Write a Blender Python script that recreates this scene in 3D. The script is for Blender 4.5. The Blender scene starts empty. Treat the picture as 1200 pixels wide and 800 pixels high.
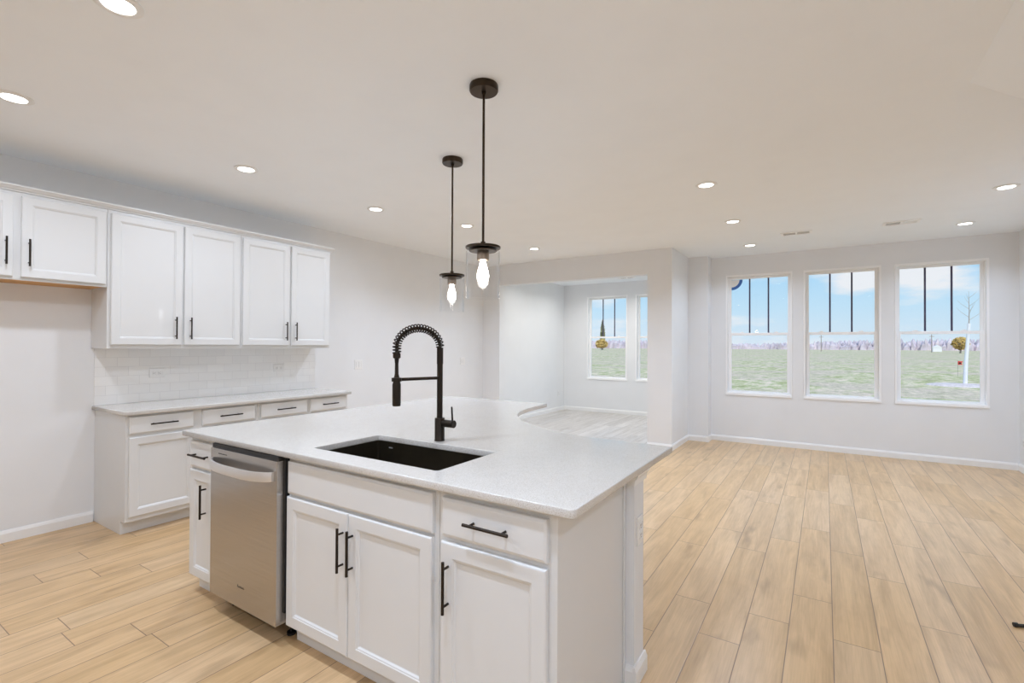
import bpy, bmesh, math, random
from mathutils import Vector, Matrix, noise
random.seed(7)
S = bpy.context.scene
COL = S.collection
PI = math.pi

# ------------------------------------------------------------------ camera
cam_d = bpy.data.cameras.new('camera')
cam = bpy.data.objects.new('camera', cam_d); COL.objects.link(cam)
cam_d.sensor_width = 36.0; cam_d.sensor_fit = 'HORIZONTAL'
cam_d.lens = 570.815 / 1200 * 36
cam_d.clip_start = 0.05; cam_d.clip_end = 3000
# rows of the world->camera rotation: right, forward, up
right = Vector((0.8414883387, 0.5402576002, 0.0043704940))
fwd = Vector((-0.5402741450, 0.8414424764, 0.0088547780))
up = Vector((0.0011063418, -0.0098124574, 0.9999512446))
m = Matrix((right, up, -fwd)).transposed().to_4x4()
m.translation = Vector((0, 0, 1.4043))
cam.matrix_world = m
S.camera = cam

# ------------------------------------------------------------------ exposure
S.view_settings.view_transform = 'Standard'
S.view_settings.look = 'None'
S.view_settings.exposure = 0.0
S.view_settings.gamma = 1.0
S.view_settings.use_curve_mapping = False
S.cycles.use_denoising = True
S.cycles.max_bounces = 14
S.cycles.diffuse_bounces = 8
S.cycles.glossy_bounces = 5
S.cycles.transparent_max_bounces = 16
S.cycles.sample_clamp_indirect = 6.0

DOWN_W = 12.5          # watts of one recessed light
BULB_E = 22.0         # emission strength of a pendant bulb
SUN_E = 2.4
SKY_E = 1.0

# ------------------------------------------------------------------ node helpers
def new_mat(name):
    mt = bpy.data.materials.new(name); mt.use_nodes = True
    nt = mt.node_tree
    return mt, nt, nt.nodes['Principled BSDF']
def N(nt, typ, **kw):
    n = nt.nodes.new(typ)
    for k, v in kw.items():
        if k.startswith('i_'):
            key = k[2:]
            key = int(key) if key.isdigit() else key.replace('_', ' ')
            n.inputs[key].default_value = v
        else: setattr(n, k, v)
    return n
def ramp(nt, stops, interp='LINEAR'):
    r = nt.nodes.new('ShaderNodeValToRGB'); r.color_ramp.interpolation = interp
    e = r.color_ramp.elements
    while len(e) < len(stops): e.new(0.5)
    for el, (p, c) in zip(e, stops):
        el.position = p; el.color = (*c, 1)
    return r
def math_n(nt, op, a, b=None, c=None):
    n = nt.nodes.new('ShaderNodeMath'); n.operation = op
    for i, v in enumerate((a, b, c)):
        if v is None: continue
        if isinstance(v, (int, float)): n.inputs[i].default_value = v
        else: nt.links.new(v, n.inputs[i])
    return n.outputs[0]
def mixc(nt, fac, a, b, mode='MIX'):
    n = nt.nodes.new('ShaderNodeMix'); n.data_type = 'RGBA'; n.blend_type = mode
    for sock, v in ((n.inputs[0], fac), (n.inputs[6], a), (n.inputs[7], b)):
        if isinstance(v, (int, float)): sock.default_value = v
        elif isinstance(v, tuple): sock.default_value = (*v, 1) if len(v) == 3 else v
        else: nt.links.new(v, sock)
    return n.outputs[2]
def simple(name, col, rough=0.5, metal=0.0, bump=0.0, bscale=200.0, var=0.03, vscale=3.0, coat=0.0, spec=0.5):
    mt, nt, b = new_mat(name); L = nt.links
    tc = N(nt, 'ShaderNodeTexCoord')
    nz = N(nt, 'ShaderNodeTexNoise', i_Scale=vscale, i_Detail=3.0)
    L.new(tc.outputs['Object'], nz.inputs['Vector'])
    lo = tuple(max(0, c * (1 - var)) for c in col); hi = tuple(min(1, c * (1 + var)) for c in col)
    r = ramp(nt, [(0.3, lo), (0.7, hi)]); L.new(nz.outputs[0], r.inputs[0])
    L.new(r.outputs[0], b.inputs['Base Color'])
    b.inputs['Roughness'].default_value = rough; b.inputs['Metallic'].default_value = metal
    b.inputs['Specular IOR Level'].default_value = spec
    if coat: b.inputs['Coat Weight'].default_value = coat
    if bump:
        n2 = N(nt, 'ShaderNodeTexNoise', i_Scale=bscale, i_Detail=2.0)
        L.new(tc.outputs['Object'], n2.inputs['Vector'])
        bp = N(nt, 'ShaderNodeBump', i_Strength=bump, i_Distance=0.001)
        L.new(n2.outputs[0], bp.inputs['Height']); L.new(bp.outputs[0], b.inputs['Normal'])
    return mt

# ------------------------------------------------------------------ world: daylight sky with soft clouds
w = bpy.data.worlds.new('sky'); S.world = w; w.use_nodes = True
nt = w.node_tree; L = nt.links
for n in list(nt.nodes): nt.nodes.remove(n)
tc = N(nt, 'ShaderNodeTexCoord'); sep = N(nt, 'ShaderNodeSeparateXYZ'); L.new(tc.outputs['Generated'], sep.inputs[0])
r = ramp(nt, [(0.0, (.72, .83, .92)), (0.07, (.56, .79, .95)), (0.18, (.33, .66, .94)), (0.45, (.20, .48, .88)), (1.0, (.15, .38, .82))])
L.new(sep.outputs['Z'], r.inputs[0])
mp = N(nt, 'ShaderNodeMapping'); mp.inputs['Scale'].default_value = (1.0, 1.0, 3.2); mp.inputs['Location'].default_value = (.3, .1, .55)
L.new(tc.outputs['Generated'], mp.inputs[0])
nz = N(nt, 'ShaderNodeTexNoise', i_Scale=5.0, i_Detail=7.0, i_Roughness=0.52); L.new(mp.outputs[0], nz.inputs['Vector'])
cr = ramp(nt, [(0.50, (0, 0, 0)), (0.62, (1, 1, 1))]); L.new(nz.outputs[0], cr.inputs[0])
cl = mixc(nt, cr.outputs[0], r.outputs[0], (.88, .90, .93))
bg = N(nt, 'ShaderNodeBackground', i_Strength=SKY_E); L.new(cl, bg.inputs[0])
wo = N(nt, 'ShaderNodeOutputWorld'); L.new(bg.outputs[0], wo.inputs[0])

sd = bpy.data.lights.new('sun', 'SUN'); sun = bpy.data.objects.new('sun', sd); COL.objects.link(sun)
sd.energy = SUN_E; sd.angle = math.radians(1.0); sd.color = (1, .96, .9)
sun.rotation_euler = Vector((-0.35, 0.75, -0.85)).to_track_quat('-Z', 'Y').to_euler()
sun.location = (0, -4, 12)

# ------------------------------------------------------------------ materials
WALL = simple('wall_paint', (.80, .81, .82), .62, bump=.12, bscale=260, var=.012)
CEIL = simple('ceiling_paint', (.905, .94, .975), .75, bump=.12, bscale=200, var=.012)
TRIM = simple('trim_paint', (.86, .86, .85), .32, var=.01)
CAB = simple('cabinet_paint', (.715, .72, .715), .34, var=.012, coat=.15)
BLACK = simple('matte_black_metal', (.026, .018, .012), .38, metal=.55, var=.1)
BRONZE = simple('dark_bronze_metal', (.045, .030, .018), .33, metal=.75, var=.15)
BRASS = simple('aged_socket_metal', (.30, .24, .19), .4, metal=.8, var=.1)
DARK = simple('black_plastic', (.012, .012, .012), .5, var=.1)
STEELW = simple('pale_brushed_steel', (.74, .73, .72), .33, metal=.75, var=.03)
RAWWOOD = simple('unfinished_plywood', (.60, .33, .12), .6, var=.15, vscale=9)
PLASTIC = simple('white_plastic', (.84, .84, .83), .35, var=.01)
SLOT = simple('dark_slot', (.08, .08, .08), .6, var=.1)
VINYL = simple('white_vinyl', (.93, .93, .93), .35, var=.01)
MUNT = simple('backlit_dark_grille_bar', (.055, .045, .10), .5, var=.1)  # dark bars; their backlit look is put into the colour
BARK = simple('grey_bark', (.38, .33, .30), .9, var=.2)
WHITEWRAP = simple('white_tree_wrap', (.85, .85, .88), .6, var=.05)
LEAFG = simple('golden_leaves', (.62, .44, .14), .8, var=.35, vscale=1.2)
LEAFD = simple('olive_needles', (.30, .30, .16), .8, var=.35, vscale=1.0)
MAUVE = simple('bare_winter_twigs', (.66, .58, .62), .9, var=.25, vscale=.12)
MULCH = simple('pale_mulch', (.78, .67, .64), .9, var=.2, vscale=6)
RED = simple('red_plastic', (.75, .05, .04), .5, var=.05)
BLUE = simple('blue_print', (.05, .16, .48), .5, var=.03)
WHITEP = simple('white_paper', (.9, .9, .9), .5, var=.01)
ROOFG = simple('grey_roofing', (.45, .44, .46), .8, var=.1)
GREY = simple('vent_shadow_grey', (.13, .13, .14), .7, var=.05)

def mat_floor(name='oak_plank_floor', tones=((.585, .39, .20), (.61, .412, .22), (.64, .445, .255), (.60, .42, .24))):
    mt, nt, b = new_mat(name); L = nt.links
    tc = N(nt, 'ShaderNodeTexCoord'); sp = N(nt, 'ShaderNodeSeparateXYZ'); L.new(tc.outputs['Object'], sp.inputs[0])
    W, LEN = 0.1857, 1.22
    xs = math_n(nt, 'DIVIDE', math_n(nt, 'ADD', sp.outputs['X'], 0.5249 + W * 100), W)
    row = math_n(nt, 'FLOOR', xs); fx = math_n(nt, 'FRACT', xs)
    wn = N(nt, 'ShaderNodeTexWhiteNoise', noise_dimensions='1D'); L.new(row, wn.inputs['W'])
    ys = math_n(nt, 'ADD', math_n(nt, 'DIVIDE', math_n(nt, 'ADD', sp.outputs['Y'], 30.0), LEN), wn.outputs['Value'])
    colm = math_n(nt, 'FLOOR', ys); fy = math_n(nt, 'FRACT', ys)
    cmb = N(nt, 'ShaderNodeCombineXYZ'); L.new(row, cmb.inputs[0]); L.new(colm, cmb.inputs[1])
    wp = N(nt, 'ShaderNodeTexWhiteNoise', noise_dimensions='3D'); L.new(cmb.outputs[0], wp.inputs['Vector'])
    # seams
    dx = math_n(nt, 'MINIMUM', fx, math_n(nt, 'SUBTRACT', 1.0, fx)); dx = math_n(nt, 'MULTIPLY', dx, W)
    dy = math_n(nt, 'MINIMUM', fy, math_n(nt, 'SUBTRACT', 1.0, fy)); dy = math_n(nt, 'MULTIPLY', dy, LEN)
    d = math_n(nt, 'MINIMUM', dx, dy)
    seam = N(nt, 'ShaderNodeMapRange', interpolation_type='SMOOTHSTEP'); seam.inputs['From Min'].default_value = .0004; seam.inputs['From Max'].default_value = .0030
    L.new(d, seam.inputs['Value'])
    # per-plank coordinates
    off = N(nt, 'ShaderNodeVectorMath', operation='SCALE'); L.new(wp.outputs['Color'], off.inputs[0]); off.inputs['Scale'].default_value = 37.0
    vec = N(nt, 'ShaderNodeVectorMath', operation='ADD'); L.new(tc.outputs['Object'], vec.inputs[0]); L.new(off.outputs[0], vec.inputs[1])
    m1 = N(nt, 'ShaderNodeMapping'); m1.inputs['Scale'].default_value = (9, .9, 1); L.new(vec.outputs[0], m1.inputs[0])
    n1 = N(nt, 'ShaderNodeTexNoise', i_Scale=1.6, i_Detail=4.0, i_Roughness=.6, i_Distortion=.6); L.new(m1.outputs[0], n1.inputs['Vector'])
    m2 = N(nt, 'ShaderNodeMapping'); m2.inputs['Scale'].default_value = (110, 3.0, 1); L.new(vec.outputs[0], m2.inputs[0])
    n2 = N(nt, 'ShaderNodeTexNoise', i_Scale=1.5, i_Detail=3.0); L.new(m2.outputs[0], n2.inputs['Vector'])
    m3 = N(nt, 'ShaderNodeMapping'); m3.inputs['Scale'].default_value = (5.5, 1.7, 1); L.new(vec.outputs[0], m3.inputs[0])
    n3 = N(nt, 'ShaderNodeTexNoise', i_Scale=1.3, i_Detail=2.0); L.new(m3.outputs[0], n3.inputs['Vector'])
    # cathedral grain
    m4 = N(nt, 'ShaderNodeMapping'); m4.inputs['Scale'].default_value = (8, 1.1, 1); L.new(vec.outputs[0], m4.inputs[0])
    wv = N(nt, 'ShaderNodeTexWave', wave_type='RINGS', i_Scale=2.2, i_Distortion=5.0, i_Detail=2.0); wv.inputs['Detail Scale'].default_value = .7
    L.new(m4.outputs[0], wv.inputs['Vector'])
    base = ramp(nt, list(zip((0.0, .45, .75, 1.0), tones)))
    L.new(wp.outputs['Value'], base.inputs[0])
    g1 = ramp(nt, [(.33, (.76, .73, .69)), (.62, (1.08, 1.08, 1.08))]); L.new(n1.outputs[0], g1.inputs[0])
    c = mixc(nt, .75, base.outputs[0], g1.outputs[0], 'MULTIPLY')
    g2 = ramp(nt, [(.35, (.88, .87, .85)), (.6, (1.03, 1.03, 1.03))]); L.new(n2.outputs[0], g2.inputs[0])
    c = mixc(nt, .6, c, g2.outputs[0], 'MULTIPLY')
    g3 = ramp(nt, [(.24, (.66, .64, .62)), (.36, (1, 1, 1))]); L.new(n3.outputs[0], g3.inputs[0])
    c = mixc(nt, .8, c, g3.outputs[0], 'MULTIPLY')
    g4 = ramp(nt, [(.0, (.90, .88, .86)), (.35, (1, 1, 1))]); L.new(wv.outputs[0], g4.inputs[0])
    c = mixc(nt, .12, c, g4.outputs[0], 'MULTIPLY')
    c = mixc(nt, seam.outputs[0], (.17, .11, .07), c)
    L.new(c, b.inputs['Base Color'])
    b.inputs['Roughness'].default_value = .31
    b.inputs['Specular IOR Level'].default_value = .5
    bp = N(nt, 'ShaderNodeBump', i_Strength=.25, i_Distance=.001); L.new(seam.outputs[0], bp.inputs['Height']); L.new(bp.outputs[0], b.inputs['Normal'])
    return mt
FLOOR = mat_floor()
FLOOR_COOL_LIT = mat_floor('cool_lit_plank_floor', ((.52, .49, .46), (.58, .55, .52), (.64, .61, .58), (.55, .53, .51)))  # cool daylight on the sun room planks put into their grey tones

def mat_quartz():
    mt, nt, b = new_mat('white_quartz'); L = nt.links
    tc = N(nt, 'ShaderNodeTexCoord')
    n1 = N(nt, 'ShaderNodeTexNoise', i_Scale=420.0, i_Detail=2.0); L.new(tc.outputs['Object'], n1.inputs['Vector'])
    r1 = ramp(nt, [(.36, (.46, .42, .37)), (.47, (.665, .65, .62)), (.8, (.695, .68, .655))]); L.new(n1.outputs[0], r1.inputs[0])
    n2 = N(nt, 'ShaderNodeTexNoise', i_Scale=2.2, i_Detail=6.0, i_Distortion=1.2); L.new(tc.outputs['Object'], n2.inputs['Vector'])
    r2 = ramp(nt, [(.46, (1, 1, 1)), (.50, (.98, .978, .975)), (.54, (1, 1, 1))]); L.new(n2.outputs[0], r2.inputs[0])
    c = mixc(nt, 1.0, r1.outputs[0], r2.outputs[0], 'MULTIPLY'); L.new(c, b.inputs['Base Color'])
    b.inputs['Roughness'].default_value = .13
    b.inputs['Specular IOR Level'].default_value = .5
    return mt
QUARTZ = mat_quartz()

def mat_steel():
    mt, nt, b = new_mat('brushed_stainless_steel'); L = nt.links
    tc = N(nt, 'ShaderNodeTexCoord')
    mp = N(nt, 'ShaderNodeMapping'); mp.inputs['Scale'].default_value = (3, 3, 700); L.new(tc.outputs['Object'], mp.inputs[0])
    n1 = N(nt, 'ShaderNodeTexNoise', i_Scale=1.0, i_Detail=3.0); L.new(mp.outputs[0], n1.inputs['Vector'])
    r1 = ramp(nt, [(.3, (.43, .41, .385)), (.7, (.52, .495, .47))]); L.new(n1.outputs[0], r1.inputs[0])
    L.new(r1.outputs[0], b.inputs['Base Color'])
    b.inputs['Metallic'].default_value = .92; b.inputs['Roughness'].default_value = .24
    bp = N(nt, 'ShaderNodeBump', i_Strength=.04, i_Distance=.0005); L.new(n1.outputs[0], bp.inputs['Height']); L.new(bp.outputs[0], b.inputs['Normal'])
    return mt
STEEL = mat_steel()

def mat_tile():
    mt, nt, b = new_mat('white_subway_tile'); L = nt.links
    tc = N(nt, 'ShaderNodeTexCoord'); sp = N(nt, 'ShaderNodeSeparateXYZ'); L.new(tc.outputs['Object'], sp.inputs[0])
    cb = N(nt, 'ShaderNodeCombineXYZ'); L.new(sp.outputs['Y'], cb.inputs[0]); L.new(sp.outputs['Z'], cb.inputs[1])
    br = N(nt, 'ShaderNodeTexBrick', i_Scale=1.0, offset=.5)
    br.inputs['Brick Width'].default_value = .1535; br.inputs['Row Height'].default_value = .0762
    br.inputs['Mortar Size'].default_value = .0013; br.inputs['Mortar Smooth'].default_value = .3
    br.inputs['Color1'].default_value = (.90, .90, .89, 1); br.inputs['Color2'].default_value = (.86, .86, .855, 1); br.inputs['Mortar'].default_value = (.73, .73, .73, 1)
    L.new(cb.outputs[0], br.inputs['Vector']); L.new(br.outputs['Color'], b.inputs['Base Color'])
    b.inputs['Roughness'].default_value = .12
    inv = math_n(nt, 'SUBTRACT', 1.0, br.outputs['Fac'])
    bp = N(nt, 'ShaderNodeBump', i_Strength=.4, i_Distance=.0015); L.new(inv, bp.inputs['Height']); L.new(bp.outputs[0], b.inputs['Normal'])
    return mt
TILE = mat_tile()

def mat_glass(name, tint=(1, 1, 1), refl=.6, rough=0.0):
    mt = bpy.data.materials.new(name); mt.use_nodes = True; nt = mt.node_tree; L = nt.links
    for n in list(nt.nodes): nt.nodes.remove(n)
    tr = N(nt, 'ShaderNodeBsdfTransparent'); tr.inputs[0].default_value = (*tint, 1)
    gl = N(nt, 'ShaderNodeBsdfGlossy', i_Roughness=rough)
    lwt = N(nt, 'ShaderNodeLayerWeight'); lwt.inputs['Blend'].default_value = .5
    f = math_n(nt, 'ADD', math_n(nt, 'MULTIPLY', math_n(nt, 'POWER', lwt.outputs['Facing'], 4.0), .75 * refl), .035 * refl)
    mx = N(nt, 'ShaderNodeMixShader'); L.new(f, mx.inputs[0]); L.new(tr.outputs[0], mx.inputs[1]); L.new(gl.outputs[0], mx.inputs[2])
    o = N(nt, 'ShaderNodeOutputMaterial'); L.new(mx.outputs[0], o.inputs[0])
    return mt
GLASS = mat_glass('window_glass', (.98, .99, 1), .5)
SHADE = mat_glass('clear_shade_glass', (.99, .992, .995), 1.0)

def mat_emit(name, col, st):
    mt, nt, b = new_mat(name)
    b.inputs['Base Color'].default_value = (*col, 1)
    b.inputs['Emission Color'].default_value = (*col, 1); b.inputs['Emission Strength'].default_value = st
    return mt
LENS = mat_emit('glowing_downlight_lens', (1, .98, .95), 6.0)
FIL = mat_emit('glowing_bulb', (1, .95, .88), BULB_E)

def mat_lawn():
    mt, nt, b = new_mat('patchy_winter_grass'); L = nt.links
    tc = N(nt, 'ShaderNodeTexCoord')
    def nz(sc, det, ro, off=(0, 0, 0), sx=1.0):
        m_ = N(nt, 'ShaderNodeMapping'); m_.inputs['Location'].default_value = off; m_.inputs['Scale'].default_value = (sx, 1, 1)
        L.new(tc.outputs['Object'], m_.inputs[0])
        n_ = N(nt, 'ShaderNodeTexNoise', i_Scale=sc, i_Detail=det, i_Roughness=ro); L.new(m_.outputs[0], n_.inputs['Vector']); return n_.outputs[0]
    r1 = ramp(nt, [(.38, (.36, .37, .17)), (.47, (.54, .54, .27)), (.53, (.68, .62, .40)), (.61, (.90, .74, .58))]); L.new(nz(.9, 8, .75, sx=2.2), r1.inputs[0])
    r2 = ramp(nt, [(.46, (0, 0, 0)), (.56, (1, 1, 1))]); L.new(nz(.16, 7, .70, (3, 9, 0), 1.0), r2.inputs[0])
    r3 = ramp(nt, [(.40, (.48, .38, .30)), (.60, (.92, .75, .62))]); L.new(nz(5.0, 5, .8), r3.inputs[0])
    c = mixc(nt, math_n(nt, 'MULTIPLY', r2.outputs[0], .7), r1.outputs[0], r3.outputs[0]); L.new(c, b.inputs['Base Color'])
    b.inputs['Roughness'].default_value = .95; b.inputs['Specular IOR Level'].default_value = .05
    return mt
LAWN = mat_lawn()

# ------------------------------------------------------------------ geometry helpers
class MB:
    def __init__(s): s.bm = bmesh.new()
    def box(s, x0, x1, y0, y1, z0, z1, bev=0):
        v = [s.bm.verts.new((x, y, z)) for x in (x0, x1) for y in (y0, y1) for z in (z0, z1)]
        fs = [s.bm.faces.new([v[i] for i in f]) for f in ((0, 1, 3, 2), (4, 6, 7, 5), (0, 4, 5, 1), (2, 3, 7, 6), (0, 2, 6, 4), (1, 5, 7, 3))]
        if bev:
            ed = list({e for f in fs for e in f.edges})
            bmesh.ops.bevel(s.bm, geom=ed, offset=bev, segments=2, affect='EDGES', profile=.6)
        return s
    def tube(s, p0, p1, r0, r1=None, n=20, cap=True):
        p0, p1 = Vector(p0), Vector(p1); r1 = r0 if r1 is None else r1
        d = (p1 - p0).normalized(); a = d.orthogonal().normalized(); b = d.cross(a)
        R = []
        for p, r in ((p0, r0), (p1, r1)):
            R.append([s.bm.verts.new(p + (a * math.cos(t) + b * math.sin(t)) * r) for t in [2 * PI * i / n for i in range(n)]])
        for i in range(n): s.bm.faces.new((R[0][i], R[0][(i + 1) % n], R[1][(i + 1) % n], R[1][i]))
        if cap: s.bm.faces.new(R[0][::-1]); s.bm.faces.new(R[1])
        return s
    def lathe(s, prof, c=(0, 0, 0), n=32, closed=False):
        c = Vector(c); rings = []
        for r, z in prof:
            if r < 1e-6: rings.append([s.bm.verts.new(c + Vector((0, 0, z)))])
            else: rings.append([s.bm.verts.new(c + Vector((r * math.cos(2 * PI * i / n), r * math.sin(2 * PI * i / n), z))) for i in range(n)])
        pairs = list(zip(rings, rings[1:])) + ([(rings[-1], rings[0])] if closed else [])
        for A, B in pairs:
            for i in range(n):
                j = (i + 1) % n
                q = [A[i % len(A)], A[j % len(A)], B[j % len(B)], B[i % len(B)]]
                u = []
                for v in q:
                    if v not in u: u.append(v)
                if len(u) > 2: s.bm.faces.new(u)
        return s
    def path(s, pts, r, n=10, radii=None):
        pts = [Vector(p) for p in pts]; prev = None; rings = []
        a = (pts[1] - pts[0]).normalized().orthogonal().normalized()
        for i, p in enumerate(pts):
            t = (pts[min(i + 1, len(pts) - 1)] - pts[max(i - 1, 0)]).normalized()
            a = (a - t * a.dot(t)).normalized(); b = t.cross(a); rr = radii[i] if radii else r
            rings.append([s.bm.verts.new(p + (a * math.cos(2 * PI * k / n) + b * math.sin(2 * PI * k / n)) * rr) for k in range(n)])
        for A, B in zip(rings, rings[1:]):
            for k in range(n): s.bm.faces.new((A[k], A[(k + 1) % n], B[(k + 1) % n], B[k]))
        s.bm.faces.new(rings[0][::-1]); s.bm.faces.new(rings[-1])
        return s
    def prism(s, poly, axis, a, b):          # poly = list of 2-tuples; axis 0: (y,z), 1: (x,z), 2: (x,y)
        def P(q, t): return {0: (t, q[0], q[1]), 1: (q[0], t, q[1]), 2: (q[0], q[1], t)}[axis]
        A = [s.bm.verts.new(P(q, a)) for q in poly]; B = [s.bm.verts.new(P(q, b)) for q in poly]
        s.bm.faces.new(A[::-1]); s.bm.faces.new(B); n = len(poly)
        for i in range(n): s.bm.faces.new((A[i], A[(i + 1) % n], B[(i + 1) % n], B[i]))
        return s
    def rings(s, w, h, prof, x0=0, z0=0):    # nested rectangles facing -y: prof = [(inset, y)], last is filled; back at first
        R = []
        for ins, y in prof:
            R.append([s.bm.verts.new((x0 + x, y, z0 + z)) for x, z in ((ins, ins), (w - ins, ins), (w - ins, h - ins), (ins, h - ins))])
        s.bm.faces.new(R[0][::-1])
        for A, B in zip(R, R[1:]):
            for i in range(4): s.bm.faces.new((A[i], A[(i + 1) % 4], B[(i + 1) % 4], B[i]))
        s.bm.faces.new(R[-1])
        return s
    def build(s, name, mat, parent=None, smooth=False, bevel=0, mats=None):
        bmesh.ops.recalc_face_normals(s.bm, faces=s.bm.faces)
        me = bpy.data.meshes.new(name); s.bm.to_mesh(me); s.bm.free()
        me.materials.append(mat)
        if smooth:
            me.polygons.foreach_set('use_smooth', [True] * len(me.polygons))
            try: me.set_sharp_from_angle(angle=math.radians(40))
            except Exception: pass
        o = bpy.data.objects.new(name, me); COL.objects.link(o)
        if bevel:
            md = o.modifiers.new('bevel', 'BEVEL'); md.width = bevel; md.segments = 2; md.limit_method = 'ANGLE'
        if parent: o.parent = parent
        return o
def tag(o, label=None, cat=None, group=None, kind=None):
    if label: o['label'] = label
    if cat: o['category'] = cat
    if group: o['group'] = group
    if kind: o['kind'] = kind
    return o
def thing(name, label, cat, loc=(0, 0, 0), rz=0.0, group=None, kind=None):
    o = bpy.data.objects.new(name, None); COL.objects.link(o)
    o.location = loc; o.rotation_euler = (0, 0, rz); o.empty_display_size = .1
    return tag(o, label, cat, group, kind)
def struct(o): o['kind'] = 'structure'; return o
def copy_tree(o, parent=None):
    c = o.copy(); COL.objects.link(c)
    if parent: c.parent = parent
    for ch in list(o.children): copy_tree(ch, c)
    return c

# ------------------------------------------------------------------ room shell
H = 2.743
XL, XR, YW, YD, YF, YB = -4.884, 1.88, 7.853, 6.694, 9.75, -3.0
mb = MB(); mb.box(XL - .12, XR + .12, YB - .12, 6.76, -.12, 0); mb.box(-1.9, XR + .12, 6.76, YW + .14, -.12, 0); struct(mb.build('floor', FLOOR))
mb = MB(); mb.box(XL - .12, -1.9005, 6.7605, YF + .14, -.12, 0); struct(mb.build('floor_sunroom', FLOOR_COOL_LIT))
mb = MB(); mb.box(XL - .12, XR + .12, YB - .12, YF + .14, H, H + .2); struct(mb.build('ceiling', CEIL))
mb = MB(); mb.box(XL - .12, XL, YB, YF + .14, 0, H); struct(mb.build('wall_left', WALL))
mb = MB(); mb.box(XR, XR + .12, YB, YW + .14, 0, H); struct(mb.build('wall_right', WALL))
mb = MB(); mb.box(XL - .12, XR + .12, YB - .12, YB, 0, H); struct(mb.build('wall_back', WALL))
mb = MB()
mb.box(XL, -4.545, YD, YD + .14, 0, H); mb.box(-4.545, -2.069, YD, YD + .14, 2.408, H); mb.box(-2.069, -1.735, YD, YD + .14, 0, H)
mb.box(-1.90, -1.735, YD + .14, 7.61, 0, H); mb.box(-1.90, -1.45, 7.61, YW + .14, 0, H)
struct(mb.build('wall_divider', WALL))
# side wall of the sun room with an unseen glazed patio door, added to let in daylight
mb = MB(); mb.box(-2.02, -1.90, YD + .14, 8.10, 0, H); mb.box(-2.02, -1.90, 9.55, YF, 0, H); mb.box(-2.02, -1.90, 8.10, 9.55, 2.15, H)
struct(mb.build('wall_sunroom_side', WALL))
door = thing('unseen_door_1', None, None, (-1.96, 8.10, 0)); struct(door)
mb = MB()
for a, b in ((0, .06), (.695, .755), (1.39, 1.45)): mb.box(-.03, .03, a, b, 0.001, 2.149)
mb.box(-.03, .03, .06, .695, 0.001, .06); mb.box(-.03, .03, .755, 1.39, 0.001, .06); mb.box(-.03, .03, .06, .695, 2.09, 2.149); mb.box(-.03, .03, .755, 1.39, 2.09, 2.149)
mb.build('unseen_door_frame', VINYL, door)
mb = MB(); mb.box(-.004, .004, .061, .694, .061, 2.089); mb.box(-.004, .004, .756, 1.389, .061, 2.089); mb.build('unseen_door_pane', GLASS, door)

WZ0, WZ1 = .690, 2.466
def wall_with_holes(name, x0, x1, y0, y1, holes):
    mb = MB(); cur = x0
    for a, b in holes:
        mb.box(cur, a, y0, y1, 0, H); mb.box(a, b, y0, y1, 0, WZ0); mb.box(a, b, y0, y1, WZ1, H); cur = b
    mb.box(cur, x1, y0, y1, 0, H)
    return struct(mb.build(name, WALL))
WN = [(-1.244, -.380), (-.248, .614), (.748, 1.631)]
WF = [(-4.330, -3.430), (-3.256, -2.356)]
wall_with_holes('wall_window', -1.45, XR, YW, YW + .14, WN)
wall_with_holes('wall_sunroom', XL, -1.90, YF, YF + .14, WF)

def ringbox(mb, x0, x1, z0, z1, y0, y1, w, wb=None, wt=None):
    wb = w if wb is None else wb; wt = w if wt is None else wt
    mb.box(x0, x0 + w, y0, y1, z0, z1); mb.box(x1 - w, x1, y0, y1, z0, z1)
    mb.box(x0 + w, x1 - w, y0, y1, z0, z0 + wb); mb.box(x0 + w, x1 - w, y0, y1, z1 - wt, z1)
def window(i, a, b, yw):
    g = .001
    wd = struct(thing('window_%d' % i, None, None, ((a + b) / 2, yw, WZ0)))
    hw = (b - a) / 2 - g; h = WZ1 - WZ0; mid = 1.592 - WZ0
    mb = MB(); ringbox(mb, -hw, hw, g, h - g, -.006, .075, .022, .040, .026); mb.build('window_frame', VINYL, wd, bevel=.002)
    mb = MB(); mb.box(-hw, hw, -.012, -.0065, .0, .030); mb.build('window_sill', VINYL, wd, bevel=.002)
    mb = MB(); ringbox(mb, -hw, hw, g, h - g, .0755, .135, .030, .030, .026); mb.build('window_jamb', VINYL, wd)
    up = MB(); ringbox(up, -hw + .0305, hw - .0305, mid - .018, h - .027, .098, .125, .030, .032, .028); us = up.build('upper_sash', VINYL, wd, bevel=.002)
    lo = MB(); ringbox(lo, -hw + .0305, hw - .0305, .0315, mid + .018, .068, .095, .038, .035, .036); ls = lo.build('lower_sash', VINYL, wd, bevel=.002)
    MB().box(-hw + .061, hw - .061, .110, .114, mid + .0145, h - .0555).build('pane', GLASS, us)
    MB().box(-hw + .069, hw - .069, .080, .084, .067, mid - .0185).build('pane', GLASS, ls)
    gw = 2 * (hw - .061)
    for k in (1, 2):
        x = -hw + .061 + gw * k / 3
        MB().box(x - .010, x + .010, .1145, .126, mid + .0145, h - .0555).build('grille_bar', MUNT, us)
    for sx in (-1, 1):
        x = sx * hw * .52
        mb = MB(); mb.box(x - .028, x + .028, .072, .094, mid + .0185, mid + .027, .003); mb.box(x - .008, x + .02, .068, .08, mid + .0275, mid + .034, .002)
        mb.build('sash_lock', VINYL, ls)
    return wd
for i, (a, b) in enumerate(WN): window(i + 1, a, b, YW)
for i, (a, b) in enumerate(WF): window(i + 4, a, b, YF)

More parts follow.
